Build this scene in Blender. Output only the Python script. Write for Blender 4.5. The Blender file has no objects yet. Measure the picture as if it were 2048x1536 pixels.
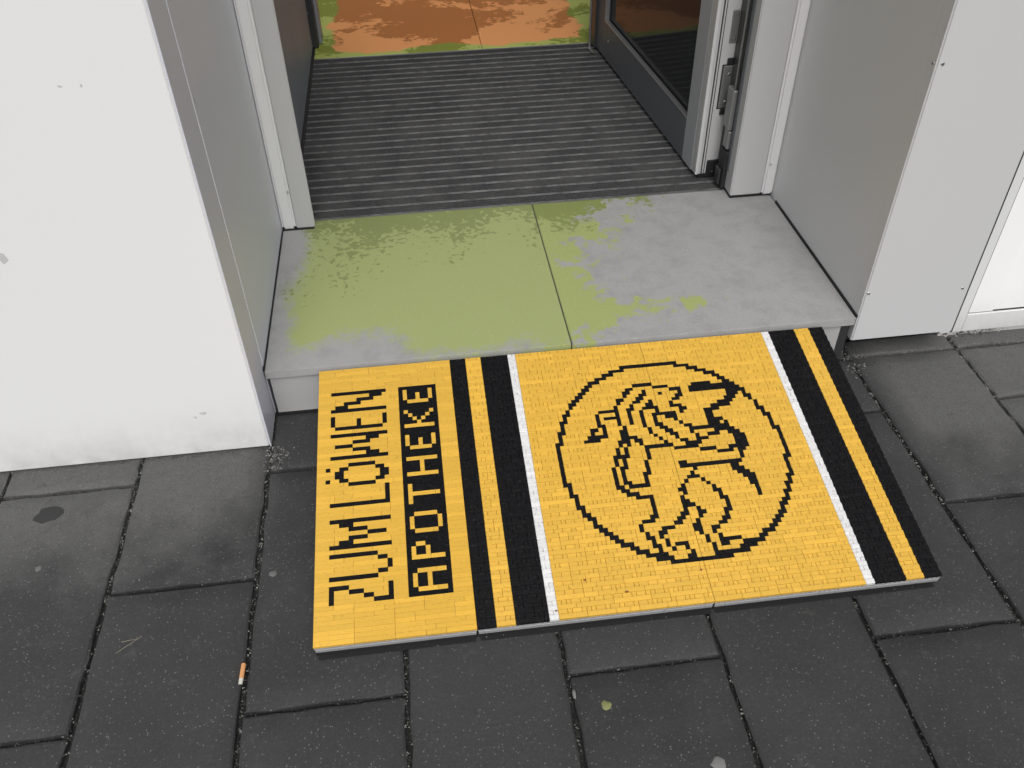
import bpy, bmesh, math, random
from mathutils import Vector, Matrix
random.seed(7)
S = bpy.context.scene
C = S.collection

# ---------------------------------------------------------------- camera
cam_data = bpy.data.cameras.new('camera')
cam_data.sensor_width = 36.0
cam_data.lens = 36.0 * 1739.887 / 2048.0
cam_data.clip_start = 0.02
cam_data.clip_end = 500.0
cam = bpy.data.objects.new('camera', cam_data)
C.objects.link(cam)
Rx = Vector((0.9919313, -0.1259893, -0.0141050))      # image right in world
Rd = Vector((-0.0938179, -0.6546674, -0.7500725))     # image down in world
Rf = Vector((0.0852670, 0.7453437, -0.6612052))       # view direction
M = Matrix((( Rx.x, -Rd.x, -Rf.x, 0.333527),
            ( Rx.y, -Rd.y, -Rf.y, -1.358581),
            ( Rx.z, -Rd.z, -Rf.z, 1.238636),
            (0, 0, 0, 1)))
cam.matrix_world = M
S.camera = cam

# ---------------------------------------------------------------- sky, sun, exposure
SUN_EL, SUN_AZ = 50.0, 180.0
world = bpy.data.worlds.new('World')
S.world = world
world.use_nodes = True
wn = world.node_tree
wn.nodes.clear()
sky = wn.nodes.new('ShaderNodeTexSky')
sky.sky_type = 'NISHITA'
sky.sun_disc = False
sky.sun_elevation = math.radians(SUN_EL)
sky.sun_rotation = math.radians(SUN_AZ)
sky.air_density = 1.0
sky.dust_density = 6.0
sky.ozone_density = 1.0
hs = wn.nodes.new('ShaderNodeHueSaturation')          # an overcast sky is nearly colourless
hs.inputs['Saturation'].default_value = 0.16
bg = wn.nodes.new('ShaderNodeBackground')
bg.inputs['Strength'].default_value = 0.15
wo = wn.nodes.new('ShaderNodeOutputWorld')
wn.links.new(sky.outputs[0], hs.inputs['Color'])
wn.links.new(hs.outputs[0], bg.inputs['Color'])
wn.links.new(bg.outputs[0], wo.inputs['Surface'])

sd = bpy.data.lights.new('sun', 'SUN')
sd.energy = 0.5
sd.angle = math.radians(35)
sd.color = (1.0, 0.975, 0.94)
sun = bpy.data.objects.new('sun', sd)
C.objects.link(sun)
el, az = math.radians(SUN_EL), math.radians(SUN_AZ)
sdir = Vector((math.cos(el) * math.sin(az), math.cos(el) * math.cos(az), math.sin(el)))
sun.rotation_euler = sdir.to_track_quat('Z', 'Y').to_euler()
sun.location = (0, -3, 5)

vs = S.view_settings
vs.view_transform = 'Standard'
vs.look = 'None'
vs.exposure = 0.0
vs.gamma = 1.0
try: vs.use_curve_mapping = False
except Exception: pass

# ---------------------------------------------------------------- helpers
def srgb(r, g, b):
    f = lambda c: (c/255/12.92) if c/255 <= 0.04045 else ((c/255+0.055)/1.055)**2.4
    return (f(r), f(g), f(b), 1.0)

def new_mat(name, col, rough=0.6, metal=0.0, spec=0.5):
    m = bpy.data.materials.new(name); m.use_nodes = True
    b = m.node_tree.nodes['Principled BSDF']
    b.inputs['Base Color'].default_value = (col[0], col[1], col[2], 1)
    b.inputs['Roughness'].default_value = rough
    b.inputs['Metallic'].default_value = metal
    b.inputs['Specular IOR Level'].default_value = spec
    return m, m.node_tree, b

def N(nt, typ, **kw):
    n = nt.nodes.new(typ)
    for k, v in kw.items():
        if k.startswith('_'): setattr(n, k[1:], v)
        else: n.inputs[k.replace('__', ' ')].default_value = v
    return n

def geo_pos(nt):
    return nt.nodes.new('ShaderNodeNewGeometry').outputs['Position']

def noise(nt, vec, scale, detail=4, rough=0.6, dist=0.0):
    n = nt.nodes.new('ShaderNodeTexNoise')
    n.inputs['Scale'].default_value = scale; n.inputs['Detail'].default_value = detail
    n.inputs['Roughness'].default_value = rough; n.inputs['Distortion'].default_value = dist
    nt.links.new(vec, n.inputs['Vector']); return n.outputs['Fac']

def ramp(nt, fac, stops):
    r = nt.nodes.new('ShaderNodeValToRGB'); e = r.color_ramp.elements
    while len(e) > 1: e.remove(e[-1])
    first = True
    for p, c in stops:
        if isinstance(c, (int, float)): c = (c, c, c, 1)
        if len(c) == 3: c = (*c, 1)
        if first: e[0].position = p; e[0].color = c; first = False
        else: x = e.new(p); x.color = c
    nt.links.new(fac, r.inputs['Fac']); return r.outputs['Color']

def mixc(nt, fac, a, b, mode='MIX'):
    m = nt.nodes.new('ShaderNodeMix'); m.data_type = 'RGBA'; m.blend_type = mode
    for sock, val in ((m.inputs[0], fac), (m.inputs[6], a), (m.inputs[7], b)):
        if isinstance(val, (int, float)): sock.default_value = val
        elif isinstance(val, tuple): sock.default_value = val if len(val) == 4 else (*val, 1)
        else: nt.links.new(val, sock)
    return m.outputs[2]

def math_n(nt, op, a, b=None, clamp=False):
    m = nt.nodes.new('ShaderNodeMath'); m.operation = op; m.use_clamp = clamp
    for s, v in ((m.inputs[0], a), (m.inputs[1], b)):
        if v is None: continue
        if isinstance(v, (int, float)): s.default_value = v
        else: nt.links.new(v, s)
    return m.outputs[0]

def bump(nt, bsdf, h, strength=0.3, dist=0.001):
    b = nt.nodes.new('ShaderNodeBump'); b.inputs['Strength'].default_value = strength
    b.inputs['Distance'].default_value = dist
    nt.links.new(h, b.inputs['Height']); nt.links.new(b.outputs[0], bsdf.inputs['Normal'])

def xyz(nt, pos):
    s = nt.nodes.new('ShaderNodeSeparateXYZ'); nt.links.new(pos, s.inputs[0]); return s.outputs

def tag(o, label=None, cat=None, group=None, kind=None):
    if label: o['label'] = label
    if cat: o['category'] = cat
    if group: o['group'] = group
    if kind: o['kind'] = kind
    return o

def empty(name, loc=(0, 0, 0), **kw):
    o = bpy.data.objects.new(name, None); o.location = loc; o.empty_display_size = 0.05
    C.objects.link(o); return tag(o, **kw)

def obj(name, bm, mats, parent=None, smooth=False):
    me = bpy.data.meshes.new(name); bm.to_mesh(me); bm.free()
    for m in (mats if isinstance(mats, (list, tuple)) else [mats]): me.materials.append(m)
    if smooth:
        for p in me.polygons: p.use_smooth = True
    o = bpy.data.objects.new(name, me); C.objects.link(o)
    if parent: o.parent = parent
    return o

def add_box(bm, x0, x1, y0, y1, z0, z1, bev=0.0, mat=0, xf=None, seg=1):
    vs = [bm.verts.new((x, y, z)) for z in (z0, z1) for y in (y0, y1) for x in (x0, x1)]
    fs = [(0, 2, 3, 1), (4, 5, 7, 6), (0, 1, 5, 4), (1, 3, 7, 5), (3, 2, 6, 7), (2, 0, 4, 6)]
    faces = [bm.faces.new([vs[i] for i in f]) for f in fs]
    geom = vs
    if bev:
        edges = list({e for f in faces for e in f.edges})
        r = bmesh.ops.bevel(bm, geom=edges, offset=bev, segments=seg, affect='EDGES', clamp_overlap=True)
        geom = list({v for f in r['faces'] for v in f.verts} | {v for f in faces if f.is_valid for v in f.verts})
        allf = {f for v in geom for f in v.link_faces}
    else: allf = faces
    for f in allf: f.material_index = mat
    if xf is not None:
        for v in geom: v.co = xf @ v.co
    return geom

def box(name, x0, x1, y0, y1, z0, z1, mat, parent=None, bev=0.0, origin=(0, 0, 0), seg=1):
    bm = bmesh.new()
    a, b, c = origin
    add_box(bm, x0-a, x1-a, y0-b, y1-b, z0-c, z1-c, bev, seg=seg)
    return obj(name, bm, mat, parent)

def cyl(name, p0, p1, r, mat, parent=None, n=16, r2=None, bm=None):
    own = bm is None
    if own: bm = bmesh.new()
    p0, p1 = Vector(p0), Vector(p1); d = p1 - p0
    q = d.to_track_quat('Z', 'Y').to_matrix().to_4x4()
    bmesh.ops.create_cone(bm, cap_ends=True, segments=n, radius1=r, radius2=r if r2 is None else r2, depth=d.length,
                          matrix=Matrix.Translation((p0+p1)/2) @ q)
    if own: return obj(name, bm, mat, parent)

def screw(parent, p, axis, r=0.0035, mat=None):
    bm = bmesh.new(); p = Vector(p); a = Vector(axis)
    cyl(None, p, p + a*0.0012, r, None, n=14, r2=r*0.75, bm=bm)
    q = a.to_track_quat('Z', 'Y').to_matrix().to_4x4()
    bmesh.ops.create_cube(bm, size=1, matrix=Matrix.Translation(p + a*0.00125) @ q @ Matrix.Diagonal((r*1.1, r*0.25, 0.0002, 1)))
    return obj('screw', bm, mat or M_steel, parent)

# ---------------------------------------------------------------- materials
def wall_paint(name, base, rough=0.75, dirt_z=0.0, dirt=(0.46, 0.455, 0.44), bscale=220, bstr=0.12, mott=0.06):
    m, nt, b = new_mat(name, base, rough)
    pos = geo_pos(nt); z = xyz(nt, pos)[2]
    n1 = noise(nt, pos, 3.0, 5)
    c = mixc(nt, math_n(nt, 'MULTIPLY', n1, mott), (*base, 1), tuple(0.6*x for x in base))
    if dirt_z:
        n2 = noise(nt, pos, 14, 6, 0.7)
        g = math_n(nt, 'SUBTRACT', 1.0, math_n(nt, 'DIVIDE', z, dirt_z), clamp=True)
        f = math_n(nt, 'MULTIPLY', math_n(nt, 'MULTIPLY', g, g), ramp(nt, n2, [(0.3, 0.15), (0.7, 1.0)]), clamp=True)
        c = mixc(nt, f, c, dirt)
    nt.links.new(c, b.inputs['Base Color'])
    bump(nt, b, noise(nt, pos, bscale, 4), bstr, 0.0008)
    return m

M_plaster = wall_paint('white_plaster', (0.745, 0.75, 0.755), 0.8, 0.17)
M_clad = wall_paint('grey_cladding', (0.655, 0.665, 0.73), 0.42, 0.0, bscale=400, bstr=0.03, mott=0.15)  # left copy of the cladding, tinted bluish to offset warm bounced light
M_cladR = wall_paint('grey_cladding_right', (0.61, 0.61, 0.615), 0.42, 0.0, bscale=400, bstr=0.03, mott=0.18)
M_clad_front = wall_paint('light_cladding', (0.54, 0.545, 0.55), 0.45, 0.10, bscale=400, bstr=0.03, mott=0.1)
M_cover = wall_paint('light_frame_cover', (0.66, 0.66, 0.665), 0.4, bscale=900, bstr=0.04, mott=0.1)
M_frame = wall_paint('powder_coated_frame', (0.44, 0.44, 0.445), 0.38, bscale=900, bstr=0.04, mott=0.1)
M_whiteframe = wall_paint('white_frame_lacquer', (0.70, 0.705, 0.71), 0.45, 0.10, bscale=500, bstr=0.03)
M_white = wall_paint('white_lacquer', (0.92, 0.92, 0.92), 0.45, 0.14, bscale=500, bstr=0.03)
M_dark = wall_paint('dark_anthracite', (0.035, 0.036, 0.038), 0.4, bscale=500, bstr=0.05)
M_stile = wall_paint('stile_grey', (0.36, 0.37, 0.39), 0.42, bscale=500, bstr=0.04, mott=0.3)
M_panelgrey = wall_paint('mid_grey_panel', (0.28, 0.302, 0.335), 0.45, bscale=300, bstr=0.05, mott=0.8)
M_seal_and_shade, _, _ = new_mat('black_rubber_and_shade', (0.012, 0.012, 0.013), 0.6)
M_steel, _, _ = new_mat('bright_steel', (0.62, 0.62, 0.62), 0.28, 1.0)
M_alu, _, _ = new_mat('brushed_aluminium', (0.34, 0.34, 0.345), 0.45, 0.8)
M_bar, _, _ = new_mat('worn_scraper_bar', (0.15, 0.15, 0.15), 0.55, 0.1)
_nt = M_bar.node_tree; _c = ramp(_nt, noise(_nt, geo_pos(_nt), 30, 5, 0.8), [(0.35, (0.08, 0.08, 0.08)), (0.5, (0.17, 0.17, 0.17)), (0.65, (0.26, 0.26, 0.26))]); _nt.links.new(_c, _nt.nodes['Principled BSDF'].inputs['Base Color'])
M_leaf_dark = wall_paint('leaf_face_grey', (0.125, 0.132, 0.145), 0.42, bscale=500, bstr=0.04, mott=0.4)

def glass_mat():
    m, nt, b = new_mat('dark_tinted_glass', (0.045, 0.048, 0.052), 0.05)
    b.inputs['Transmission Weight'].default_value = 0.45
    b.inputs['IOR'].default_value = 1.45
    return m
M_glass = glass_mat()
M_glass.node_tree.nodes['Principled BSDF'].inputs['Specular IOR Level'].default_value = 0.25
M_glass.node_tree.nodes['Principled BSDF'].inputs['IOR'].default_value = 1.25
for _m in (M_panelgrey, M_leaf_dark, M_stile): _m.node_tree.nodes['Principled BSDF'].inputs['Specular IOR Level'].default_value = 0.15

def stone_mat(name, gray, olive, dark_olive, xedge, soft, side='left'):
    """large-format tile: cool grey with yellow-green patches drawn from colour banding"""
    m, nt, b = new_mat(name, gray, 0.55)
    pos = geo_pos(nt); X, Y, Z = xyz(nt, pos)
    nb = noise(nt, pos, 5.5, 3, 0.55)
    nf = noise(nt, pos, 70, 3, 0.6)
    nn = math_n(nt, 'ADD', math_n(nt, 'MULTIPLY', nb, 0.66), math_n(nt, 'MULTIPLY', nf, 0.34))
    if side == 'left':
        # grey rim near the jamb and the nosing, olive elsewhere
        d1 = math_n(nt, 'SUBTRACT', X, xedge)
        d2 = math_n(nt, 'ADD', math_n(nt, 'SUBTRACT', Y, 0.060), math_n(nt, 'MULTIPLY', X, 0.14))
        d = math_n(nt, 'MINIMUM', d1, math_n(nt, 'MULTIPLY', d2, 0.5))
        f = math_n(nt, 'ADD', math_n(nt, 'MULTIPLY', d, soft), math_n(nt, 'SUBTRACT', nn, 0.5))
        f = ramp(nt, f, [(0.0, 0.0), (0.16, 0.94)])
        k = math_n(nt, 'ADD', math_n(nt, 'MULTIPLY', math_n(nt, 'SUBTRACT', Y, 0.47), 1.6), math_n(nt, 'ADD', math_n(nt, 'MULTIPLY', math_n(nt, 'SUBTRACT', nf, 0.5), 1.6), math_n(nt, 'MULTIPLY', math_n(nt, 'SUBTRACT', nb, 0.5), 1.4)))
        k = ramp(nt, k, [(0.0, 0.0), (0.05, 1.0)])
    else:
        yc = math_n(nt, 'SUBTRACT', Y, 0.33)
        xe = math_n(nt, 'ADD', math_n(nt, 'MULTIPLY', math_n(nt, 'MULTIPLY', yc, yc), 3.1), xedge)
        d = math_n(nt, 'SUBTRACT', xe, X)
        n9 = noise(nt, pos, 19, 4, 0.7)
        d = math_n(nt, 'ADD', d, math_n(nt, 'MULTIPLY', math_n(nt, 'SUBTRACT', n9, 0.5), 0.75))
        d = math_n(nt, 'SUBTRACT', d, math_n(nt, 'MULTIPLY', math_n(nt, 'SUBTRACT', 0.10, Y, clamp=True), 4.5))
        f = math_n(nt, 'ADD', math_n(nt, 'MULTIPLY', d, soft), math_n(nt, 'MULTIPLY', math_n(nt, 'SUBTRACT', nn, 0.5), 2.8))
        f = ramp(nt, f, [(0.0, 0.0), (0.22, 1.0)])
        k = math_n(nt, 'ADD', math_n(nt, 'MULTIPLY', math_n(nt, 'SUBTRACT', Y, 0.48), 1.9), math_n(nt, 'MULTIPLY', math_n(nt, 'SUBTRACT', nn, 0.5), 1.2))
        k = ramp(nt, k, [(0.0, 0.0), (0.05, 1.0)])
    ol = mixc(nt, k, olive, dark_olive)
    g2 = noise(nt, pos, 16, 5, 0.7)
    gr = mixc(nt, ramp(nt, g2, [(0.46, 0.0), (0.66, 1.0)]), gray, tuple(0.86*c for c in gray))
    c = mixc(nt, f, gr, ol)
    sp = noise(nt, pos, 900, 2, 0.5)
    c = mixc(nt, ramp(nt, sp, [(0.35, 0.35), (0.5, 0.0)]), c, (0.12, 0.12, 0.10))
    sc = noise(nt, pos, 230, 2, 0.5)
    c = mixc(nt, ramp(nt, sc, [(0.68, 0.0), (0.75, 0.5)]), c, (0.65, 0.66, 0.6))
    # scuffs
    st = noise(nt, pos, 9, 6, 0.75, 0.6)
    c = mixc(nt, ramp(nt, st, [(0.66, 0.0), (0.74, 0.45)]), c, (0.20, 0.21, 0.12))
    nt.links.new(c, b.inputs['Base Color'])
    bump(nt, b, noise(nt, pos, 500, 4), 0.15, 0.0006)
    return m
GR = (0.36, 0.36, 0.36); OL = (0.355, 0.405, 0.145); DOL = (0.22, 0.26, 0.072)
M_tileL = stone_mat('step_tile_olive', GR, OL, DOL, 0.035, 5.0, 'left')
M_tileR = stone_mat('step_tile_grey', GR, OL, DOL, 0.745, 3.4, 'right')
M_riser = wall_paint('riser_stone', (0.42, 0.42, 0.42), 0.6, 0.05, bscale=400, bstr=0.1, mott=0.5)

def interior_tile():
    m, nt, b = new_mat('warm_lit_tile', (0.4, 0.2, 0.1), 0.75, spec=0.2)  # beige tile with warm indoor light put into its orange colour
    pos = geo_pos(nt); X, Y, Z = xyz(nt, pos)
    n1 = noise(nt, pos, 3.2, 4, 0.6, 0.3)
    nf = noise(nt, pos, 60, 2)
    k = math_n(nt, 'ADD', n1, math_n(nt, 'ADD', math_n(nt, 'MULTIPLY', math_n(nt, 'SUBTRACT', nf, 0.5), 0.16), math_n(nt, 'MULTIPLY', math_n(nt, 'SUBTRACT', 1.95, Y), 0.30)))
    c = mixc(nt, ramp(nt, k, [(0.50, 0.0), (0.53, 1.0)]), (0.46, 0.165, 0.042), (0.84, 0.36, 0.13))
    # greenish rim along the threshold and the sides
    e = math_n(nt, 'MINIMUM', math_n(nt, 'SUBTRACT', Y, 1.685), math_n(nt, 'MINIMUM', math_n(nt, 'SUBTRACT', X, 0.075), math_n(nt, 'SUBTRACT', 0.965, X)))
    e = math_n(nt, 'ADD', e, math_n(nt, 'MULTIPLY', math_n(nt, 'SUBTRACT', n1, 0.5), 0.2))
    k2 = ramp(nt, math_n(nt, 'ADD', math_n(nt, 'MULTIPLY', nf, 0.3), n1), [(0.62, 0.0), (0.66, 1.0)])
    c = mixc(nt, ramp(nt, e, [(0.0, 1.0), (0.012, 0.0)]), c, mixc(nt, k2, (0.23, 0.27, 0.040), (0.44, 0.50, 0.13)))
    nt.links.new(c, b.inputs['Base Color'])
    bump(nt, b, nf, 0.05, 0.0005)
    return m
M_itile = interior_tile()

def paving_mat():
    m, nt, b = new_mat('dark_concrete_slab', (0.05, 0.05, 0.05), 0.8)
    pos = geo_pos(nt); X, Y, Z = xyz(nt, pos)
    oi = nt.nodes.new('ShaderNodeObjectInfo')
    n1 = noise(nt, pos, 4.5, 6, 0.65)
    n2 = noise(nt, pos, 60, 5, 0.7)
    base = mixc(nt, ramp(nt, n1, [(0.35, 0.0), (0.65, 1.0)]), (0.022, 0.022, 0.0225), (0.040, 0.040, 0.041))
    base = mixc(nt, math_n(nt, 'MULTIPLY', oi.outputs['Random'], 0.45), base, (0.050, 0.050, 0.0505))
    # dusty lighter strip that settles beside the walls
    d = math_n(nt, 'ADD', Y, math_n(nt, 'MULTIPLY', math_n(nt, 'SUBTRACT', n1, 0.5), 0.55))
    inside = math_n(nt, 'MAXIMUM', math_n(nt, 'MULTIPLY', math_n(nt, 'SUBTRACT', 0.02, X), 14, clamp=True),
                    math_n(nt, 'MULTIPLY', math_n(nt, 'SUBTRACT', X, 1.24), 14, clamp=True))
    f = math_n(nt, 'MULTIPLY', ramp(nt, d, [(-0.0, 0.0), (1.0, 0.0)]), 0.0)
    dd = math_n(nt, 'MULTIPLY', math_n(nt, 'ADD', d, 0.42), 4.5, clamp=True)
    dust = math_n(nt, 'MULTIPLY', math_n(nt, 'MULTIPLY', dd, inside), math_n(nt, 'ADD', 0.45, math_n(nt, 'MULTIPLY', n2, 0.6)), clamp=True)
    base = mixc(nt, dust, base, (0.135, 0.135, 0.131))
    # exposed aggregate: pale and dark grains
    v = nt.nodes.new('ShaderNodeTexVoronoi'); v.inputs['Scale'].default_value = 330; v.inputs['Randomness'].default_value = 1.0
    nt.links.new(pos, v.inputs['Vector'])
    g = ramp(nt, v.outputs['Distance'], [(0.0, 1.0), (0.28, 1.0), (0.40, 0.0)])
    cr = nt.nodes.new('ShaderNodeSeparateColor'); nt.links.new(v.outputs['Color'], cr.inputs[0])
    pale = math_n(nt, 'MULTIPLY', g, ramp(nt, cr.outputs[0], [(0.92, 0.0), (0.95, 0.9)]))
    dark = math_n(nt, 'MULTIPLY', g, ramp(nt, cr.outputs[1], [(0.90, 0.0), (0.93, 0.6)]))
    base = mixc(nt, pale, base, (0.21, 0.21, 0.205))
    base = mixc(nt, dark, base, (0.016, 0.016, 0.017))
    fine = noise(nt, pos, 700, 3, 0.7)
    mid = noise(nt, pos, 210, 3, 0.75)
    base = mixc(nt, ramp(nt, mid, [(0.56, 0.0), (0.72, 0.5)]), base, (0.10, 0.10, 0.098))
    base = mixc(nt, ramp(nt, mid, [(0.30, 0.6), (0.44, 0.0)]), base, (0.018, 0.018, 0.018))
    base = mixc(nt, ramp(nt, fine, [(0.35, 0.4), (0.65, 0.0)]), base, (0.026, 0.026, 0.027))
    big = noise(nt, pos, 28, 5, 0.75)
    base = mixc(nt, ramp(nt, big, [(0.30, 0.35), (0.42, 0.0)]), base, (0.016, 0.016, 0.016))
    base = mixc(nt, ramp(nt, big, [(0.58, 0.0), (0.74, 0.4)]), base, (0.10, 0.10, 0.098))
    # a few dark spill stains
    s = noise(nt, pos, 6.5, 4, 0.55, 0.5)
    base = mixc(nt, ramp(nt, s, [(0.72, 0.0), (0.76, 0.6)]), base, (0.02, 0.02, 0.021))
    nt.links.new(base, b.inputs['Base Color'])
    hgt = math_n(nt, 'ADD', math_n(nt, 'MULTIPLY', fine, 0.6), math_n(nt, 'MULTIPLY', n2, 0.8))
    bump(nt, b, hgt, 0.8, 0.0018)
    return m
M_pave = paving_mat()

def dirt_mat():
    m, nt, b = new_mat('joint_grit', (0.02, 0.02, 0.02), 0.95)
    pos = geo_pos(nt)
    n = noise(nt, pos, 160, 4, 0.7)
    c = ramp(nt, n, [(0.35, (0.008, 0.008, 0.008)), (0.55, (0.020, 0.020, 0.019)), (0.68, (0.07, 0.07, 0.066))])
    nt.links.new(c, b.inputs['Base Color']); bump(nt, b, n, 0.8, 0.003); return m
M_dirt = dirt_mat()

def grit_mat():
    m, nt, b = new_mat('grit_stone', (0.2, 0.2, 0.19), 0.85)
    pos = geo_pos(nt)
    n = noise(nt, pos, 95, 2, 0.5)
    c = ramp(nt, n, [(0.38, (0.025, 0.025, 0.025)), (0.48, (0.08, 0.08, 0.078)), (0.60, (0.27, 0.27, 0.25))])
    nt.links.new(c, b.inputs['Base Color']); return m
M_grit = grit_mat()

def brick_mat(name, col, rough=0.32, grime=(0.30, 0.19, 0.05), amt=0.5):
    m, nt, b = new_mat(name, col, rough)
    pos = geo_pos(nt)
    at = nt.nodes.new('ShaderNodeAttribute'); at.attribute_name = 'tone'
    t = at.outputs['Fac']
    c = mixc(nt, t, tuple(0.92*x for x in col), tuple(min(1, 1.06*x) for x in col))
    n1 = noise(nt, pos, 260, 3, 0.6)
    c = mixc(nt, math_n(nt, 'MULTIPLY', ramp(nt, n1, [(0.56, 0.0), (0.70, 1.0)]), amt*0.7), c, grime)
    n3 = noise(nt, pos, 55, 3, 0.6)
    c = mixc(nt, math_n(nt, 'MULTIPLY', ramp(nt, n3, [(0.72, 0.0), (0.76, 1.0)]), amt), c, tuple(0.45*g for g in grime))
    nt.links.new(c, b.inputs['Base Color'])
    bump(nt, b, noise(nt, pos, 350, 3), 0.06, 0.0005)
    return m
YEL = (0.70, 0.415, 0.056)
M_yellow = brick_mat('yellow_brick_plastic', YEL)
M_black = brick_mat('black_brick_plastic', (0.006, 0.006, 0.007), 0.5, (0.05, 0.05, 0.05), 0.5)
M_black.node_tree.nodes['Principled BSDF'].inputs['Specular IOR Level'].default_value = 0.12
M_whiteb = brick_mat('white_brick_plastic', (0.70, 0.70, 0.70), 0.4, (0.28, 0.28, 0.27), 0.9)
M_greyb = brick_mat('light_grey_brick_plastic', (0.30, 0.30, 0.31), 0.4, (0.10, 0.10, 0.10), 0.9)
M_greyb2 = brick_mat('stone_grey_brick_plastic', (0.22, 0.22, 0.225), 0.4, (0.1, 0.1, 0.1), 0.3)

def carpet_mat():
    m, nt, b = new_mat('ribbed_carpet', (0.05, 0.05, 0.05), 0.95, spec=0.15)
    pos = geo_pos(nt)
    mp = nt.nodes.new('ShaderNodeMapping'); mp.inputs['Scale'].default_value = (1, 3.5, 1)
    nt.links.new(pos, mp.inputs['Vector'])
    n = noise(nt, mp.outputs[0], 160, 3, 0.7)
    n2 = noise(nt, pos, 9, 4, 0.6)
    c = mixc(nt, ramp(nt, n, [(0.35, 0.0), (0.7, 1.0)]), (0.026, 0.026, 0.027), (0.078, 0.078, 0.079))
    c = mixc(nt, ramp(nt, n2, [(0.4, 0.0), (0.65, 0.5)]), c, (0.095, 0.095, 0.094))
    nt.links.new(c, b.inputs['Base Color']); bump(nt, b, n, 0.8, 0.002); return m
M_carpet = carpet_mat()

# ================================================================ SETTING
ZS = 0.1266            # top of the step and the shop floor
# ---- ground far beyond the slabs
bm = bmesh.new()
add_box(bm, -60, 60, -60, 60, -0.30, -0.014)
tag(obj('ground', bm, M_dirt), kind='structure')

# ---- pavement: running-bond slabs 25 x 50 cm
pav = empty('pavement', kind='structure')
X0, PS, YJ0, PY = -0.5081, 0.25, -0.150, 0.505
meshes = {}
def slab_mesh(w, l, seed):
    key = (round(w, 3), round(l, 3), seed)
    if key in meshes: return meshes[key]
    rr = random.Random(seed*77+int(l*1000))
    nx, ny = 7, 13
    bm = bmesh.new()
    t = 0.006; r = 0.0035
    grid = {}
    xs = [-w/2, -w/2+r] + [-w/2+r+(w-2*r)*i/(nx-1) for i in range(1, nx-1)] + [w/2-r, w/2]
    ys = [-l/2, -l/2+r] + [-l/2+r+(l-2*r)*i/(ny-1) for i in range(1, ny-1)] + [l/2-r, l/2]
    for i, x in enumerate(xs):
        for j, y in enumerate(ys):
            edge = i in (0, len(xs)-1) or j in (0, len(ys)-1)
            z = -0.0028 if edge else rr.uniform(-0.0003, 0.0003)
            jx = rr.uniform(-0.0020, 0.0020) if edge and i in (0, len(xs)-1) else 0
            jy = rr.uniform(-0.0020, 0.0020) if edge and j in (0, len(ys)-1) else 0
            grid[i, j] = bm.verts.new((x+jx, y+jy, z))
    for i in range(len(xs)-1):
        for j in range(len(ys)-1):
            bm.faces.new((grid[i, j], grid[i+1, j], grid[i+1, j+1], grid[i, j+1]))
    be = [e for e in bm.edges if e.is_boundary]
    ext = bmesh.ops.extrude_edge_only(bm, edges=be)
    for v in [g for g in ext['geom'] if isinstance(g, bmesh.types.BMVert)]: v.co.z = -0.05
    bmesh.ops.recalc_face_normals(bm, faces=bm.faces)
    me = bpy.data.meshes.new('slab'); bm.to_mesh(me); bm.free(); me.materials.append(M_pave)
    for p in me.polygons: p.use_smooth = len(p.vertices) == 4 and p.normal.z > 0.9
    meshes[key] = me
    return me
JW = 0.0085
slab_rects = []
def put_slab(x0, x1, y0, y1):
    w, l = x1-x0-JW, y1-y0-JW
    me = slab_mesh(w, l, random.randrange(3))
    o = bpy.data.objects.new('slab', me); C.objects.link(o); o.parent = pav
    o.location = ((x0+x1)/2, (y0+y1)/2, random.uniform(-0.0012, 0.0006))
    o.rotation_euler = (random.uniform(-.0022, .0022), random.uniform(-.003, .003), random.uniform(-.002, .002) + (math.pi if random.random() < .5 else 0))
    slab_rects.append((x0, x1, y0, y1))
for i in range(-6, 14):
    x0 = X0 + i*PS; x1 = x0+PS
    ys = YJ0 if i % 2 == 0 else YJ0 - PY/2
    front_y = 0.018
    cuts = [front_y]
    y = ys
    if front_y - y < 0.02: y -= PY
    while y > -2.6: cuts.append(y); y -= PY
    for a, b_ in zip(cuts[1:], cuts[:-1]): put_slab(x0, x1, a, b_)
    put_slab(x0, x1, front_y, 0.080 if not (x0 > -0.6 and x1 < 1.2) else 0.079)

# grit in the joints (uncountable)
bm = bmesh.new()
def stone(bm, x, y, z, r):
    pts = [Vector((random.gauss(0, 1), random.gauss(0, 1), random.gauss(0, .7))).normalized()*r*random.uniform(.6, 1.1) for _ in range(5)]
    vs = [bm.verts.new((x+p.x, y+p.y, z+p.z)) for p in (Vector((r, 0, 0)), Vector((-r*.5, r*.8, 0)), Vector((-r*.5, -r*.8, 0)), Vector((random.uniform(-.3, .3)*r, random.uniform(-.3, .3)*r, r*.8)), Vector((0, 0, -r*.6)))]
    a = random.uniform(0, 6.28); ca, sa = math.cos(a), math.sin(a)
    for v in vs:
        dx, dy = (v.co.x-x)*random.uniform(.7, 1.2), (v.co.y-y)*random.uniform(.7, 1.2); v.co.x = x+dx*ca-dy*sa; v.co.y = y+dx*sa+dy*ca
    for f in ((0, 1, 3), (1, 2, 3), (2, 0, 3), (1, 0, 4), (2, 1, 4), (0, 2, 4)): bm.faces.new([vs[k] for k in f])
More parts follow.
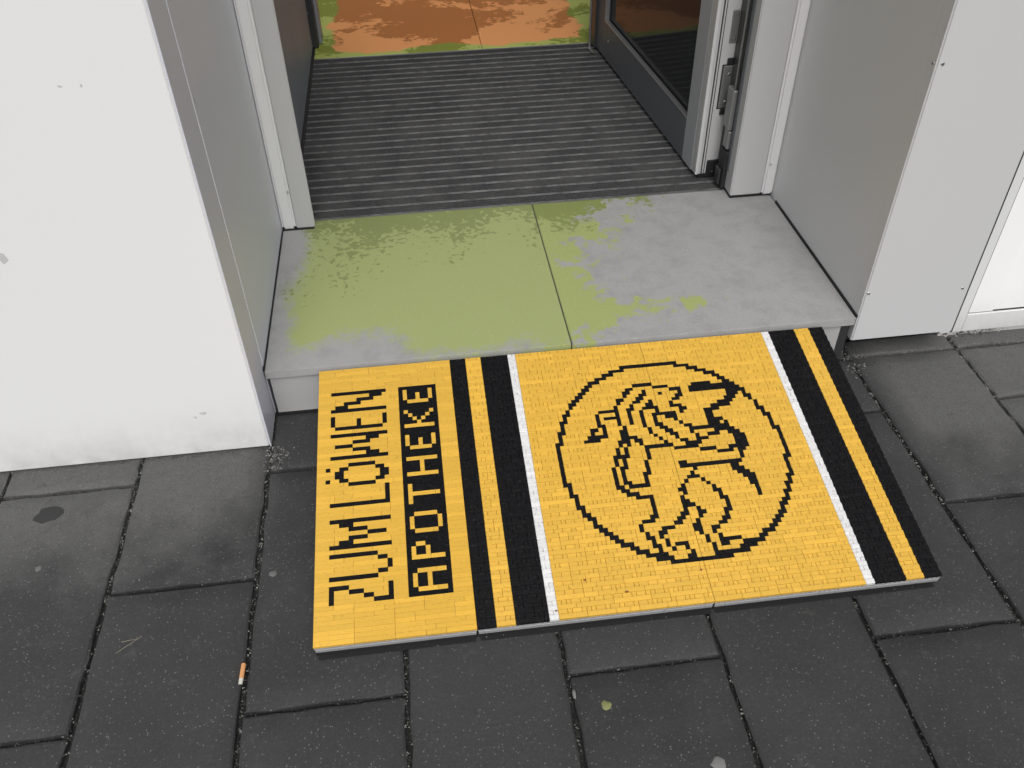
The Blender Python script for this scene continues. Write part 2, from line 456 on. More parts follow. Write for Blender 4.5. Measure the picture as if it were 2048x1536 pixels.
for (x0, x1, y0, y1) in slab_rects:
    if x1 < -0.7 or x0 > 1.9 or y1 < -1.3: continue
    nwall = 1.0 + 1.6*max(0, min(1, (y1+0.25)/0.25))
    for k in range(int(170*(y1-y0)/0.5*nwall)):
        y = random.uniform(y0, y1); r = random.choice((.0008, .0011, .0015, .0022))
        stone(bm, x0+random.gauss(0, .003), y, -0.006+random.uniform(0, .003), r)
    for k in range(60):
        x = random.uniform(x0, x1); r = random.choice((.0008, .0011, .0016))
        stone(bm, x, y0+random.gauss(0, .003), -0.006+random.uniform(0, .003), r)
tag(obj('joint_gravel', bm, M_grit), kind='stuff')
# loose crumbs lying on the slabs and against the walls
bm = bmesh.new()
for k in range(420):
    x, y = random.uniform(-0.6, 1.8), random.uniform(-1.0, 0.0)
    stone(bm, x, y, 0.0006, random.choice((.0006, .0008, .001, .0013)))
for k in range(260):
    x, y = random.gauss(0.0, 0.012), random.uniform(-0.15, -0.085); stone(bm, x+abs(random.gauss(0, .01)), y, 0.001, random.choice((.0009, .0014, .002, .0026)))
for k in range(240):
    x, y = random.uniform(1.22, 1.75), 0.02+random.gauss(0, 0.006); stone(bm, x, y, 0.001, random.choice((.0008, .0012, .0018)))
for k in range(170):
    x, y = random.gauss(1.56, 0.035), random.gauss(0.068, 0.008); stone(bm, x, min(y, .08), 0.003+random.uniform(0, .006), random.choice((.0015, .0025, .004)))
for k in range(120):
    x, y = random.gauss(1.245, 0.012), random.gauss(0.0, 0.02); stone(bm, x, y, 0.001, random.choice((.001, .002, .003)))
for k in range(420):
    x = random.uniform(-0.65, -0.01); stone(bm, x, -0.0845-abs(random.gauss(0, .004)), 0.0008, random.choice((.0006, .0009, .0013)))
for k in range(160):
    x = random.uniform(0.0, 1.2); stone(bm, x, -abs(random.gauss(0, .02))+.005, 0.0008, random.choice((.0007, .001, .0016)))
for k in range(90):
    x = random.uniform(0.1, 1.14); stone(bm, x, -0.575+random.gauss(0, .006), 0.0008, random.choice((.0008, .0011, .0018)))
tag(obj('loose_grit', bm, M_grit), kind='stuff')

# ================================================================ BUILDING
# left plastered wall
M_scuff, _, _ = new_mat('grey_scuff', (0.50, 0.50, 0.49), 0.8)
w = empty('plaster_wall', (-1.3, -0.0845, 0), label='smooth white plastered wall left of the entrance recess', cat='wall')
bm = bmesh.new()
add_box(bm, -4.0, -0.0093, -0.0845, 0.40, 0.0035, 2.509, 0.003)
for v in bm.verts: v.co -= Vector((-1.3, -0.0845, 0))
obj('render_coat', bm, M_plaster, w)
for (sx, sz, sw, sh) in ((-0.338, 0.479, 0.010, 0.014), (-0.157, 0.749, 0.004, 0.003), (-0.128, 0.7485, 0.002, 0.004), (-0.114, 0.108, 0.012, 0.005), (-0.131, 0.099, 0.006, 0.004)):
    bm = bmesh.new()
    n_ = 9; c_ = bm.verts.new((sx+1.3, -0.0003, sz)); rg = [bm.verts.new((sx+1.3+math.cos(6.283*k/n_)*sw*random.uniform(.4, 1), -0.00005, sz+math.sin(6.283*k/n_)*sh*random.uniform(.4, 1))) for k in range(n_)]
    for k in range(n_): bm.faces.new((c_, rg[k], rg[(k+1) % n_]))
    obj('scuff_mark', bm, M_scuff, w)
# grey reveal cladding on the left (two sheets with a butt joint)
w = empty('reveal_cladding', (-0.012, 0.2, 0), label='mid grey metal cladding on the left side of the entrance recess', cat='cladding')
o = (-0.012, 0.2, 0)
box('panel', -0.0090, -0.0065, -0.0838, 0.0145, 0.0015, 2.5, M_clad, w, 0.0008, o)
box('panel', -0.0090, -0.0055, 0.0155, 0.545, 0.0015, 2.5, M_clad, w, 0.0008, o)
box('sealant_joint', -0.0065, -0.0035, 0.004, 0.527, ZS-0.003, ZS+0.0035, M_seal_and_shade, w, 0, o)
s1 = screw(w, Vector((-0.0055, 0.024, 0.672))-Vector(o), (1, 0, 0))
# right cladding panel (front + reveal)
w = empty('corner_cladding', (1.33, 0.1, 0), label='light grey sheet metal corner panel right of the step, ending above the paving', cat='cladding')
o = (1.33, 0.1, 0)
box('front_panel', 1.2225, 1.449, 0.0005, 0.030, 0.0645, 2.5, M_clad_front, w, 0.0018, o, 2)
box('reveal_panel', 1.2215, 1.236, 0.0305, 0.53, 0.090, 2.5, M_cladR, w, 0.0008, o)
box('reveal_edge', 1.2213, 1.2225, 0.003, 0.0305, 0.0655, 2.5, M_cladR, w, 0.0, o)
box('sealant_joint', 1.2185, 1.2220, 0.003, 0.487, ZS-0.002, ZS+0.0045, M_seal_and_shade, w, 0, o)
for p, a in (((1.2325, 0.0005, 0.6615), (0, -1, 0)), ((1.2285, 0.0005, 0.188), (0, -1, 0)), ((1.4345, 0.0005, 0.180), (0, -1, 0)), ((1.2213, 0.011, 0.660), (-1, 0, 0))):
    screw(w, Vector(p)-Vector(o), a, 0.0035)
# base behind the raised panel
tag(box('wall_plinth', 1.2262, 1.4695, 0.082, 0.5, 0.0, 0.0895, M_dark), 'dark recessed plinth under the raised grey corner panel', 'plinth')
tag(box('wall_core', 1.238, 1.452, 0.0895, 0.9, 0.0915, 2.5, M_dark), 'dark masonry pier hidden behind the grey corner cladding', 'pier')
# white window / door frame at the right border
w = empty('shop_window', (1.8, 0.07, 0), label='white shop window frame with bottom rail at the right edge', cat='window')
o = (1.8, 0.07, 0)
box('edge_shade_strip', 1.4495, 1.4535, 0.004, 0.058, 0.060, 2.5, M_seal_and_shade, w, 0, o)  # black strip added for the shaded gap beside the panel
box('frame_post', 1.4700, 1.5205, 0.060, 0.12, 0.010, 2.5, M_whiteframe, w, 0.0012, o)
box('bottom_rail', 1.5212, 3.2, 0.0605, 0.12, 0.010, 0.0575, M_whiteframe, w, 0.0012, o)
box('sash_stile', 1.5222, 1.582, 0.0635, 0.11, 0.0590, 2.5, M_white, w, 0.0012, o)
box('sash_panel', 1.5824, 1.66, 0.068, 0.10, 0.0585, 0.262, M_white, w, 0.001, o)
box('sash_rail', 1.5824, 3.2, 0.0660, 0.10, 0.2625, 0.30, M_white, w, 0.002, o)
box('sash_panel', 1.6604, 3.2, 0.069, 0.10, 0.0585, 0.262, M_white, w, 0.001, o)
box('frame_seal', 1.5203, 1.5224, 0.0622, 0.09, 0.012, 2.5, M_seal_and_shade, w, 0, o)
box('frame_seal', 1.5224, 3.2, 0.0650, 0.09, 0.0574, 0.0591, M_seal_and_shade, w, 0, o)
box('window_pane', 1.5824, 3.2, 0.082, 0.088, 0.3005, 2.4, M_glass, w, 0, o)
box('gasket', 1.5824, 1.60, 0.0655, 0.080, 0.2825, 0.291, M_seal_and_shade, w, 0.001, o)
tag(box('window_sill_base', 1.4700, 3.2, 0.064, 0.12, -0.01, 0.0085, M_riser), 'low grey mortar base under the white shop window frame', 'sill')

# upper facade and interior shell, left open on top so sky light falls in
tag(box('facade_wall', -4.0, 6.0, -0.0845, 0.5, 2.51, 3.4, M_plaster), 'white upper facade above the shop entrance', 'wall')
M_inner = wall_paint('inner_wall_paint', (0.62, 0.60, 0.56), 0.8)
tag(box('wall_back', -3.0, 5.0, 6.0, 6.1, 0, 3.0, M_inner), kind='structure')
tag(box('wall_left', -3.1, -3.0, 0.42, 6.1, 0, 3.0, M_inner), kind='structure')
tag(box('wall_right', 5.0, 5.1, 0.42, 6.1, 0, 3.0, M_inner), kind='structure')

# entrance step ---------------------------------------------------------
st = empty('entrance_step', (0.61, 0.28, 0), label='stone entrance step of two grey green tiles with a black sealed joint', cat='step')
o = (0.61, 0.28, 0)
box('tread_tile', -0.003, 0.6120, 0.0, 0.5695, ZS-0.020, ZS, M_tileL, st, 0.0016, o, 2)
box('tread_tile', 0.6145, 1.2185, 0.0, 0.5695, ZS-0.020, ZS-0.0004, M_tileR, st, 0.0016, o, 2)
box('tile_joint', 0.6120, 0.6145, 0.003, 0.567, ZS-0.015, ZS-0.0016, M_dark, st, 0, o)
box('riser_tile', 0.001, 0.612, 0.010, 0.028, 0.006, ZS-0.0215, M_riser, st, 0.0012, o)
box('riser_tile', 0.6145, 1.196, 0.010, 0.028, 0.006, ZS-0.0215, M_riser, st, 0.0012, o)
box('mortar_bed', 0.0, 1.2175, 0.014, 0.56, 0.0, ZS-0.0205, M_dark, st, 0, o)
box('base_joint', -0.004, 1.215, 0.007, 0.0135, 0.0, 0.0055, M_seal_and_shade, st, 0, o)

# door frame --------------------------------------------------------------
df = empty('door_frame', (0.6, 0.56, ZS), label='grey powder coated door frame standing at the back of the stone step', cat='door frame')
o = (0.6, 0.56, ZS)
# left jamb: flat face, rounded bright nose, shadow gap
box('jamb', 0.0295, 0.0745, 0.5355, 0.5465, ZS+0.002, 2.45, M_frame, df, 0.0025, o, 2)
box('jamb_cover', -0.004, 0.0290, 0.5305, 0.5460, ZS+0.002, 2.45, M_cover, df, 0.006, o, 3)
box('jamb_seal', -0.004, 0.072, 0.531, 0.547, ZS-0.001, ZS+0.0018, M_seal_and_shade, df, 0, o)
screw(df, Vector((0.026, 0.5300, 0.23))-Vector(o), (0, -1, 0), 0.003)
# right jamb
box('jamb', 1.1105, 1.1915, 0.5195, 0.60, ZS+0.008, 2.45, M_frame, df, 0.0025, o, 2)
box('jamb_cover', 1.1920, 1.2205, 0.5155, 0.60, ZS+0.006, 2.45, M_cover, df, 0.005, o, 3)
box('jamb_seal', 1.113, 1.219, 0.524, 0.60, ZS-0.001, ZS+0.005, M_seal_and_shade, df, 0, o)
screw(df, Vector((1.2005, 0.5150, 0.217))-Vector(o), (0, -1, 0), 0.003)
# inner rebate of the right jamb with hinge track
box('rebate', 1.1115, 1.160, 0.6005, 0.70, ZS+0.004, 2.45, M_dark, df, 0.001, o)
box('rebate_strip', 1.1078, 1.1108, 0.552, 0.566, ZS+0.06, 2.45, M_leaf_dark, df, 0.0006, o)
box('rebate_strip', 1.1082, 1.1108, 0.572, 0.585, ZS+0.02, 2.45, M_seal_and_shade, df, 0.0004, o)
box('hinge_track', 1.1068, 1.1110, 0.5885, 0.5945, ZS+0.006, 2.45, M_alu, df, 0.0006, o)
box('hinge_body', 1.0985, 1.1105, 0.572, 0.612, 0.285, 0.385, M_alu, df, 0.002, o)
box('hinge_body', 1.1015, 1.1105, 0.570, 0.600, 0.236, 0.283, M_alu, df, 0.002, o)
box('pivot_block', 1.0995, 1.1105, 0.562, 0.606, ZS+0.006, 0.232, M_seal_and_shade, df, 0.002, o)
box('pivot_plate', 1.0935, 1.0990, 0.575, 0.603, ZS+0.012, 0.180, M_dark, df, 0.001, o)
box('header', 0.0, 1.22, 0.54, 0.64, 2.452, 2.505, M_frame, df, 0, o)

# inner side screen on the left, behind the frame
sp = empty('side_screen', (0.0, 1.15, ZS), label='dark grey fixed side panel left of the entrance mat', cat='panel')
o = (0.0, 1.15, ZS)
box('panel', -0.02, 0.0155, 0.5475, 1.735, ZS+0.006, 2.6, M_panelgrey, sp, 0.001, o)
box('floor_seal', -0.015, 0.024, 0.5705, 1.735, ZS-0.008, ZS+0.0055, M_seal_and_shade, sp, 0, o)
bx_ = empty('inner_door_post', (0.03, 1.8, ZS), label='black inner door post at the far left corner of the mat', cat='post')
o = (0.03, 1.8, ZS)
box('post', -0.02, 0.036, 1.737, 1.86, ZS+0.001, 2.6, M_dark, bx_, 0.001, o)
box('glazing_bead', 0.0365, 0.046, 1.775, 1.85, ZS+0.001, 2.6, M_panelgrey, bx_, 0.001, o)
screw(bx_, Vector((0.016, 1.737, 0.245))-Vector(o), (0, -1, 0), 0.003)

# shop floor ----------------------------------------------------------------
fl = empty('shop_floor', kind='structure')
for i in range(-4, 8):
    for j in range(0, 7):
        x0 = 0.596+0.6*(i-1); y0 = 1.640+0.6*j
        if x0 > 4.4: continue
        bm = bmesh.new(); add_box(bm, 0.001, 0.599, 0.001, 0.599, -0.02, 0, 0.0008)
        t = obj('floor_tile', bm, M_itile, fl); t.location = (x0, y0, ZS-0.001)
tag(box('floor_screed', -3.0, 5.0, 0.9, 6.0, 0.02, ZS-0.0205, M_dark), kind='structure')
tag(box('floor_screed', -0.02, 1.2175, 0.5605, 0.8995, 0.02, ZS-0.0205, M_dark), kind='structure')
tag(box('floor_edge', 1.20, 5.0, 0.92, 1.64, ZS-0.0200, ZS-0.002, M_inner), kind='structure')
tag(box('floor_edge', -3.0, -0.03, 0.92, 1.64, ZS-0.0200, ZS-0.002, M_inner), kind='structure')

# entrance mat: aluminium profiles with carpet inserts ------------------------
mt = empty('entrance_mat', (0.6, 1.1, ZS), label='dark ribbed entrance mat with aluminium scraper bars, inside the doorway', cat='mat')
o = (0.6, 1.1, ZS)
yy = 0.5745; n = 26; pit = (1.632-yy)/n
for k in range(n):
    a = yy+k*pit
    jz = random.uniform(-.0004, .0004)
    bm = bmesh.new()
    xl, xr_ = 0.020, 1.190
    # ribbed carpet: five ridges
    m_ = 4; w_ = (pit-0.0066)/m_
    prof = []
    for q in range(m_):
        prof += [(a+0.0052+q*w_, -0.0045), (a+0.0052+q*w_+w_*0.3, -0.0012), (a+0.0052+q*w_+w_*0.7, -0.0012)]
    prof.append((a+0.0052+m_*w_, -0.0045))
    va = [bm.verts.new((xl-o[0], p-o[1], z+jz)) for p, z in prof]; vb = [bm.verts.new((xr_-o[0], p-o[1], z+jz)) for p, z in prof]
    for q in range(len(prof)-1): bm.faces.new((va[q], vb[q], vb[q+1], va[q+1]))
    obj('carpet_strip', bm, M_carpet, mt)
    bm = bmesh.new()
    add_box(bm, xl-o[0], xr_-o[0], a-0.0012-o[1], a+0.0002-o[1], -0.0026, -0.0006+jz)
    add_box(bm, xl-o[0], xr_-o[0], a+0.0036-o[1], a+0.0050-o[1], -0.0026, -0.0006+jz)
    obj('scraper_bar', bm, M_bar, mt)
box('mat_well', 0.018, 1.192, 0.571, 1.636, ZS-0.020, ZS-0.010, M_seal_and_shade, mt, 0, o)
box('mat_edge', 0.076, 1.11, 0.5700, 0.5725, ZS-0.009, ZS-0.0002, M_alu, mt, 0, o)
box('mat_edge', 0.020, 1.19, 1.6335, 1.6385, ZS-0.009, ZS-0.0002, M_alu, mt, 0, o)

# open door leaf ----------------------------------------------------------------
A = Vector((1.053, 0.636, 0)); B = Vector((0.982, 1.518, 0))
ex = (B-A).normalized(); ey = Vector((ex.y, -ex.x, 0))   # ex along the leaf, ey towards +x
ang = math.atan2(ex.y, ex.x)
dl = empty('door_leaf', (A.x, A.y, ZS), label='grey glazed door leaf standing open on the right of the mat', cat='door')
dl.rotation_euler = (0, 0, ang)
# local frame: x along leaf, y = left of travel (towards the mat), so thickness runs to -y
L_ = 0.93; TH = 0.062
def lb(name, x0, x1, y0, y1, z0, z1, m, bev=0.001, par=dl): return box(name, x0, x1, -y1, -y0, z0, z1, m, par, bev)
lb('bottom_rail', 0.098, 0.850, 0.0, TH, 0.010, 0.122, M_leaf_dark)
lb('hinge_stile', 0.030, 0.0975, 0.0, TH, 0.010, 2.3, M_stile)
lb('stile_edge', 0.0, 0.0295, 0.0005, TH, 0.010, 2.3, M_frame, 0.003)
lb('lock_stile', 0.8505, L_, 0.0, TH, 0.010, 2.3, M_leaf_dark)
lb('top_rail', 0.098, 0.850, 0.0, TH, 2.2, 2.3, M_leaf_dark)
lb('glazing_bead', 0.098, 0.850, -0.0012, 0.012, 0.1225, 0.1275, M_alu, 0.0005)
lb('glazing_bead', 0.8445, 0.8500, -0.0012, 0.012, 0.128, 2.19, M_alu, 0.0005)
lb('glass', 0.100, 0.848, 0.016, 0.024, 0.124, 2.198, M_glass, 0)
lb('edge_groove', -0.0006, 0.0005, 0.015, 0.0185, 0.012, 2.3, M_dark, 0)
lb('edge_groove', -0.0006, 0.0005, 0.0225, 0.0245, 0.012, 2.3, M_dark, 0)
lb('edge_strip', -0.0016, 0.0003, 0.0, 0.0075, 0.012, 2.3, M_clad_front, 0.0005)
hp = lb('hinge_plate', -0.0045, 0.0002, 0.036, 0.060, 0.190, 0.295, M_alu, 0.001)
lb('hinge_shadow_gap', -0.0010, 0.0001, 0.033, 0.0615, 0.187, 0.298, M_seal_and_shade, 0)
lb('hinge_cap', -0.006, 0.0001, 0.043, 0.058, 0.298, 0.314, M_seal_and_shade, 0.002)
lb('hinge_cap', -0.006, 0.0001, 0.042, 0.057, 0.172, 0.187, M_seal_and_shade, 0.002)
for zz in (0.205, 0.275): screw(dl, (-0.0045, -0.052, zz), (-1, 0, 0), 0.004)
lb('strike_plate', -0.004, 0.0002, 0.040, 0.059, 0.350, 0.425, M_alu, 0.001)
for zz in (0.36, 0.415): screw(dl, (-0.004, -0.051, zz), (-1, 0, 0), 0.003)
lb('bottom_bearing', -0.005, 0.0002, 0.028, 0.064, 0.004, 0.050, M_seal_and_shade, 0.002)
screw(dl, (-0.005, -0.045, 0.018), (-1, 0, 0), 0.003)
lb('brush_seal', 0.0, L_, 0.008, 0.05, 0.0015, 0.0095, M_seal_and_shade, 0)
# drop bolt rod and screw at the far end
cyl('bolt_rod', (0.945, 0.020, 0.004), (0.945, 0.020, 2.0), 0.0042, M_alu, dl)
lb('bolt_foot', 0.895, 0.950, -0.024, -0.014, 0.0035, 0.0065, M_steel, 0.0005)
lb('end_cover', 0.931, 0.985, -0.008, 0.05, 0.010, 2.3, M_dark)
screw(dl, (0.800, 0.0, 0.074), (0, 1, 0), 0.006)
# dark wall behind the open door
rp = tag(box('side_partition', 1.192, 1.26, 0.705, 2.0, 0.12, 2.6, M_panelgrey), 'dark partition wall behind the open door leaf', 'partition')
rp = tag(box('inner_door_jamb', 1.0, 1.15, 1.66, 1.78, ZS, 2.6, M_dark), 'black inner door jamb at the far right corner of the mat', 'door jamb')

# ================================================================ BRICK RAMP
MAP_TEXT = '''






...#############...#########
............###....#.#####.#
.........####......#.##.##.#
......####.........#.##.##.#
....###............##.....##
...#############...#########
...................#########
...#...........#...#.#####.#
...#.....#.....#...##.###.##
...#.....#.....#...###.#.###
....###########....####.####
...................#.......#
...#############...#########
...........###.....#########
........####.......#.#####.#
....####...........#.##.##.#
........####.......#.##.##.#
...........###.....##.....##
...#############...#########
...................#########
.......######......#.......#
..#..##......##....####.####
....##........##...####.####
....##........##...####.####
..#..##......##....#.......#
.......######......#########
...............#...#########
...............#...#.#######
...............#...#.#######
...............#...#.......#
...#############...#.#######
...................#.#######
...................#########
...................#########
...#############...##.....##
.....###...........#.#####.#
.......####........#.#####.#
...........####....#.#####.#
.......####........##.....##
.....###...........#########
...#############...#########
...................##..#####
...##########......#.##.####
.............##....#.##.####
...............#...#.......#
...............#...#########
.............##....#########
...##########......##......#
...................#.##.####
...####........#...#.##.####
...#...###.....#...#.##.####
...#......##...#...##......#
...#........####...#########







'''.split('\n')
MAP_LION = '''






...........................................###############
........................................####.............####
......................................###...................###
....................................###.......................###
..................................###...........................###
.................................##...............................##
................................##...........#####.................##
...............................##..........##.....####......#####...##
..............................##..........##...#......###..############
.............................##...........#...##...#....#..#############
............................##..........##...##........##...........#####
............................#...........#...##..#.....##............###.#
...........................#...........#...#...##....#.............###..##
..........................##.......#####..##..####...###.........####....#
..........................#.......#....#..#..#...#.....##......#####......#
.........................##.......#.####..#..#..######.#.....####.........#
.........................#........#....#..#..#..#..###.......##...........##
.........................#........##...#..#..#..#....#.......##............#
........................##......##.#....#....#..##....#......####..........##
........................#.......#..#...##.....#..##....##....###.#..........#
........................#......#####...##.....#...##....##########..........#
.......................##.....####.....####....#...##...#.....#####.........#
.......................#..............###.##....#...#....#..###..###........##
.......................#..............#.#..#.....#...##..###......###........#
.......................#.............#.#....#######...####........###........#
.......................#.............#.#....#......######.........###........#
.......................#............####....#............####...#####........#
.......................#............#.#.....#................####.##.........#
.......................#............#.#....#......................#..........#
.......................#...........#.##....#.......##.............#..........#
.......................#...........#.#.....#.......###############..........##
.......................#...........#.#....##..........#........##...........#
.......................##..........#.#....#..........#.........###..........#
........................#..........#.##...#.........###.........###.........#
........................#..........##.#####........#...#.........###........#
........................##..........##............#.....#.........##.......##
.........................#...........###.........##......#........##.......#
.........................#.............####.......#......##........#......##
.........................##...............#......#........#........#......#
..........................#...............#......##.......##.......#.....##
..........................##..............#......###.......#.............#
...........................##.............#......#..#......#............##
............................#............##.....##..##....##...........##
............................##.........###.....##...#.....#............#
.............................##.......#.......##...#.....##...........##
..............................##......#....###....##....##...........##
...............................##......#..##......##..##............##
................................##.....##.#........#..#............##
.................................###....#..#........#..#.........###
...................................##...##.#.###....#..#####....##
....................................###..#..#..#.....#.##...#####
......................................#####.....#....#.....####
........................................####...##....########
...........................................##############








'''.split('\n')
def stripe(k):
    return 'K' if k < 4 else 'Y' if k < 8 else 'K' if k < 15 else 'W' if k < 17 else None
def cell_text(u, v):
    r = MAP_TEXT[v] if v < len(MAP_TEXT) else ''
    return 'K' if u < len(r) and r[u] == '#' else 'Y'
def cell_lion(u, v):
    s = stripe(min(u, 99-u))
    if s: return s
    r = MAP_LION[v] if v < len(MAP_LION) else ''
    return 'K' if u < len(r) and r[u] == '#' else 'Y'
NV = 68
PU, PV = 1.0365/128, 0.5735/68
rm = empty('wheelchair_ramp', (0.1019, -0.0079, 0), cat='ramp',
           label='yellow and black toy brick ramp with a lion emblem and lettering, leaning against the step')
slope = math.atan2(0.12277-0.0340, 0.5745-0.0079)
RX = Matrix.Translation((0.0014, 0, 0.1215)) @ Matrix.Rotation(-0.0035, 4, 'Z') @ Matrix.Rotation(slope, 4, 'X')
# tiles: local x = u, local y = -v, z = normal
tiles = []   # (panel,u0,u1,v,colour)
rr = random.Random(3)
L0_ = 68*PV
PANELS = {0: (0.0, PU, L0_/68, 68, cell_text), 1: (32*PU, 96*PU/100, L0_/70, 70, cell_lion)}
for pn, spans in ((0, ((0, 32),)), (1, ((0, 50), (50, 100)))):
    ox, pu, pv, nv, cell = PANELS[pn]
    for v in range(nv):
        for (pa, pb) in spans:
            u = pa
            while u < pb:
                c = cell(u, v); e = u
                if pn == 0: mx = rr.choice((4, 6, 8, 8))
                elif v % 2 == 0: mx = rr.choice((1, 1, 2, 2))
                else: mx = rr.choice((2, 3, 4, 6, 8))
                while e < pb and cell(e, v) == c and e-u < mx: e += 1
                tiles.append((pn, u, e, v, c)); u = e
area = sorted(range(len(tiles)), key=lambda i: -(tiles[i][2]-tiles[i][1])*(1+tiles[i][3]/160.0))
single = set(area[:290])
MI = {'Y': 0, 'K': 1, 'W': 2}
MATS = [M_yellow, M_black, M_whiteb]
def tile_geo(bm, lay, pn, u0, u1, v, c):
    ox, pu, pv = PANELS[pn][:3]
    g = 0.00016 if pn == 0 or v % 2 else 0.0002; ch = 0.00028 if pn == 0 else 0.00045 if v % 2 else 0.0006
    x0, x1 = ox+u0*pu+(g if u0 % 50 else 0.00032), ox+u1*pu-(g if u1 not in (50, 100) and not (pn == 0 and u1 == 32) else 0.00032)
    y1, y0 = -v*pv-g*.5, -(v+1)*pv+g*.5
    if pn == 0:
        za = zb = rr.uniform(-0.00006, 0.00006)          # smooth text board
    else:
        j = rr.uniform(-0.00012, 0.00012)
        if v % 2 == 0: za, zb = 0.0002+j, -0.0006+j
        else: za, zb = 0.0012+j, 0.0004+j                   # shingled pairs of rows
    zb_, zf = za, zb
    co = [(x0, y0, -0.0055), (x1, y0, -0.0055), (x1, y1, -0.0055), (x0, y1, -0.0055),
          (x0, y0, zf-ch), (x1, y0, zf-ch), (x1, y1, zb_-ch), (x0, y1, zb_-ch),
          (x0+ch, y0+ch*.7, zf), (x1-ch, y0+ch*.7, zf), (x1-ch, y1-ch*.7, zb_), (x0+ch, y1-ch*.7, zb_)]
    vs = [bm.verts.new(RX @ Vector(p)) for p in co]
    tone = rr.random()
    for f in ((0, 1, 5, 4), (1, 2, 6, 5), (2, 3, 7, 6), (3, 0, 4, 7), (4, 5, 9, 8), (5, 6, 10, 9), (6, 7, 11, 10), (7, 4, 8, 11), (8, 9, 10, 11)):
        fc = bm.faces.new([vs[i] for i in f]); fc.material_index = MI[c]
        for lp in fc.loops: lp[lay] = (tone, tone, tone, 1)
def newbm():
    bm = bmesh.new(); return bm, bm.loops.layers.color.new('tone')
rest, lay = newbm()
for i, (pn, u0, u1, v, c) in enumerate(tiles):
    if i in single:
        b1, l1 = newbm(); tile_geo(b1, l1, pn, u0, u1, v, c); obj('tile', b1, MATS, rm)
    else: tile_geo(rest, lay, pn, u0, u1, v, c)
tag(obj('mosaic_tiles', rest, MATS, rm), kind='stuff')
# grey carrier plates, with the studded front lip
for (a, b_) in ((0, 32), (32, 80), (80, 128)):
    bm, l1 = newbm()
    add_box(bm, a*PU+0.0006, b_*PU-0.0006, -NV*PV+0.0012, -0.001, -0.0105, -0.0056, 0, 0, RX)
    obj('base_plate', bm, M_greyb, rm)
    bm, l1 = newbm()
    for u in range(a, b_):
        w0 = 0.0009
        gm = add_box(bm, u*PU+w0, (u+1)*PU-w0, -NV*PV-0.0002, -NV*PV+0.0011, -0.0092, -0.0058, 0.0003, 0, RX)
    obj('front_studs', bm, M_greyb, rm)['kind'] = 'stuff'
    bm, l1 = newbm()
    add_box(bm, a*PU+0.0017, b_*PU-0.0017, -NV*PV-0.0006, -NV*PV+0.004, -0.0200, -0.0106, 0.0006, 0, RX)
    obj('front_lip', bm, M_greyb, rm)
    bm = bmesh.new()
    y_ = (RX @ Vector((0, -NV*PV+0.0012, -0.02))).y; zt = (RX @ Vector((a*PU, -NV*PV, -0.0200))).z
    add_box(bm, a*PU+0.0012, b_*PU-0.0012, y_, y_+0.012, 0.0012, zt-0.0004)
    obj('lip_shade_strip', bm, M_seal_and_shade, rm)  # black strip added as the dark shade below the lip
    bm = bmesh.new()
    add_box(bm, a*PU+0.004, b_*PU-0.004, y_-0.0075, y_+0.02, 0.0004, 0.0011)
    obj('lip_shade_sheet', bm, M_seal_and_shade, rm)  # thin black sheet added to draw the lip's shade on the paving
    # support ribs made of bricks under the plates
    for k, vv in enumerate((3, 14, 25, 36, 47, 57)):
        zt = (RX @ Vector((a*PU, -(vv+2)*PV, -0.0106))).z
        if zt < 0.012: continue
        bm, l1 = newbm()
        y1 = (RX @ Vector((0, -vv*PV, 0))).y
        add_box(bm, a*PU+0.004, b_*PU-0.004, y1-2*PV, y1, 0.0012, zt-0.0002)
        obj('support_rib', bm, M_greyb2, rm)

# ================================================================ SMALL THINGS
# cigarette butt in the joint
M_fil, nt, b = new_mat('cork_paper', (0.62, 0.30, 0.12), 0.8)
M_pap, _, _ = new_mat('ash_paper', (0.55, 0.54, 0.48), 0.8)
M_ash, _, _ = new_mat('burnt_tip', (0.02, 0.02, 0.02), 0.9)
cb = empty('cigarette_butt', (-0.012, -0.592, 0.003), label='orange filtered cigarette butt lying in the slab joint left of the ramp', cat='cigarette butt')
cyl('filter', (0.0010, 0.021, 0.0015), (-0.0002, -0.004, 0.001), 0.0036, M_fil, cb)
cyl('paper', (-0.0002, -0.0042, 0.001), (-0.001, -0.014, 0.0005), 0.0035, M_pap, cb, r2=0.003)
cyl('burnt_tip', (-0.001, -0.0142, 0.0005), (-0.0014, -0.019, 0), 0.003, M_ash, cb, r2=0.0015)
def blob(name, x, y, rx, ry, h, mat, label, cat, seed=1):
    r_ = random.Random(seed); bm = bmesh.new(); n = 14
    c = bm.verts.new((0, 0, h)); ring1, ring2 = [], []
    for k in range(n):
        a = 2*math.pi*k/n; q = r_.uniform(.75, 1.1)
        ring1.append(bm.verts.new((math.cos(a)*rx*.7*q, math.sin(a)*ry*.7*q, h*.8)))
        ring2.append(bm.verts.new((math.cos(a)*rx*q, math.sin(a)*ry*q, -0.0006)))
    for k in range(n):
        j = (k+1) % n
        bm.faces.new((c, ring1[k], ring1[j])); bm.faces.new((ring1[k], ring2[k], ring2[j], ring1[j]))
    o_ = obj(name, bm, mat, smooth=True); o_.location = (x, y, 0.0006); return tag(o_, label, cat)
M_gum1, _, _ = new_mat('greenish_gum', (0.19, 0.20, 0.08), 0.8)
M_gum2, _, _ = new_mat('pale_gum', (0.17, 0.17, 0.165), 0.85)
M_gum3, _, _ = new_mat('grey_gum', (0.12, 0.12, 0.118), 0.85)
M_gum4, _, _ = new_mat('dark_spot', (0.022, 0.022, 0.022), 0.7)
blob('chewing_gum', 0.542, -0.713, 0.0080, 0.009, 0.0015, M_gum1, 'small greenish lump of gum on the paving below the lion panel', 'gum', 2)
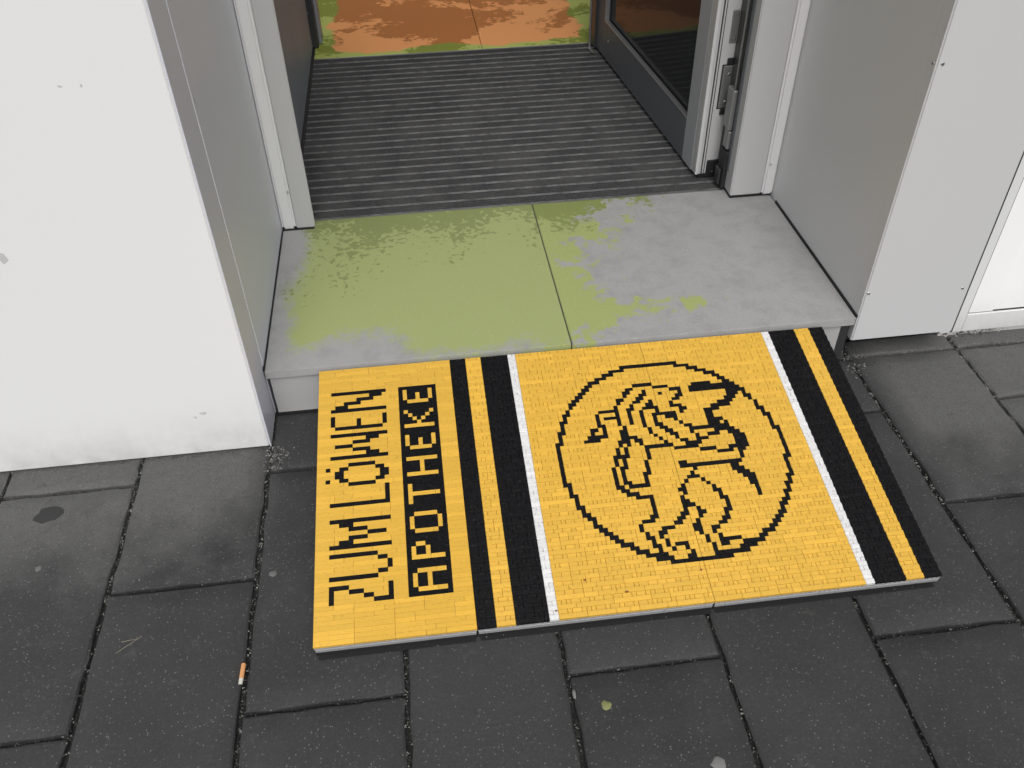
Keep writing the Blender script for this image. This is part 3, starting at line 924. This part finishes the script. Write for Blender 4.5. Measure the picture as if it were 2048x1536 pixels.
blob('chewing_gum', 0.683, -0.822, 0.012, 0.011, 0.001, M_gum2, 'pale flattened gum spot at the bottom edge of the photo', 'gum', 3)
blob('chewing_gum', 0.021, -0.397, 0.0075, 0.0075, 0.0012, M_gum3, 'grey gum speck beside the left edge of the ramp', 'gum', 4)
blob('chewing_gum', -0.39, -0.33, 0.006, 0.007, 0.001, M_gum3, 'grey gum speck on the slab at the far left', 'gum', 8)
blob('oil_spot', -0.405, -0.205, 0.028, 0.020, 0.0004, M_gum4, 'dark oil spot on the slab under the white plaster wall', 'stain', 5)
blob('pebble', 0.497, -0.688, 0.003, 0.009, 0.004, M_gum2, 'small pale pebble lodged in the slab joint below the ramp', 'pebble', 6)
# dry twig
M_twig, _, _ = new_mat('dry_twig', (0.16, 0.15, 0.12), 0.9)
tw = empty('twig', (-0.198, -0.508, 0.002), label='tiny dry forked twig on the paving slab left of the ramp', cat='twig')
cyl('stem', (-0.020, -0.014, 0), (0.016, 0.012, 0.001), 0.0007, M_twig, tw, 6)
cyl('side_shoot', (-0.015, 0.006, 0), (0.010, 0.008, 0.001), 0.0009, M_twig, tw, 6, r2=0.0004)
# dry crumbs of leaf lying on the ramp
M_leafb, _, _ = new_mat('dry_leaf', (0.22, 0.08, 0.025), 0.9)
def crumb(u, v, s, k, lab):
    p = Matrix.Translation((0.1019, -0.0079, 0)) @ RX @ Vector((u*PU, -v*PV, 0.0011))
    bm = bmesh.new(); r_ = random.Random(k)
    top = bm.verts.new((0, 0, s*.45)); ring = [bm.verts.new((math.cos(t*1.05)*s*r_.uniform(.6, 1.1), math.sin(t*1.05)*s*r_.uniform(.5, .9), 0)) for t in range(6)]
    for t in range(6): bm.faces.new((top, ring[t], ring[(t+1) % 6]))
    o_ = obj('leaf_crumb', bm, M_leafb); o_.location = p; tag(o_, lab, 'leaf crumb')
crumb(54.8, 60.6, 0.0032, 1, 'brown dry leaf crumb on the ramp, left of and below the lion circle')
crumb(62.8, 64.0, 0.0036, 2, 'reddish leaf crumb near the bottom edge of the ramp')
crumb(63.1, 8.0, 0.0026, 3, 'brown speck above the upper left of the lion circle')
crumb(79.0, 61.2, 0.0030, 4, 'small brown crumb right below the lowest point of the lion circle')
crumb(47.9, 66.3, 0.0024, 5, 'dark crumb on the bottom of the left white stripe')
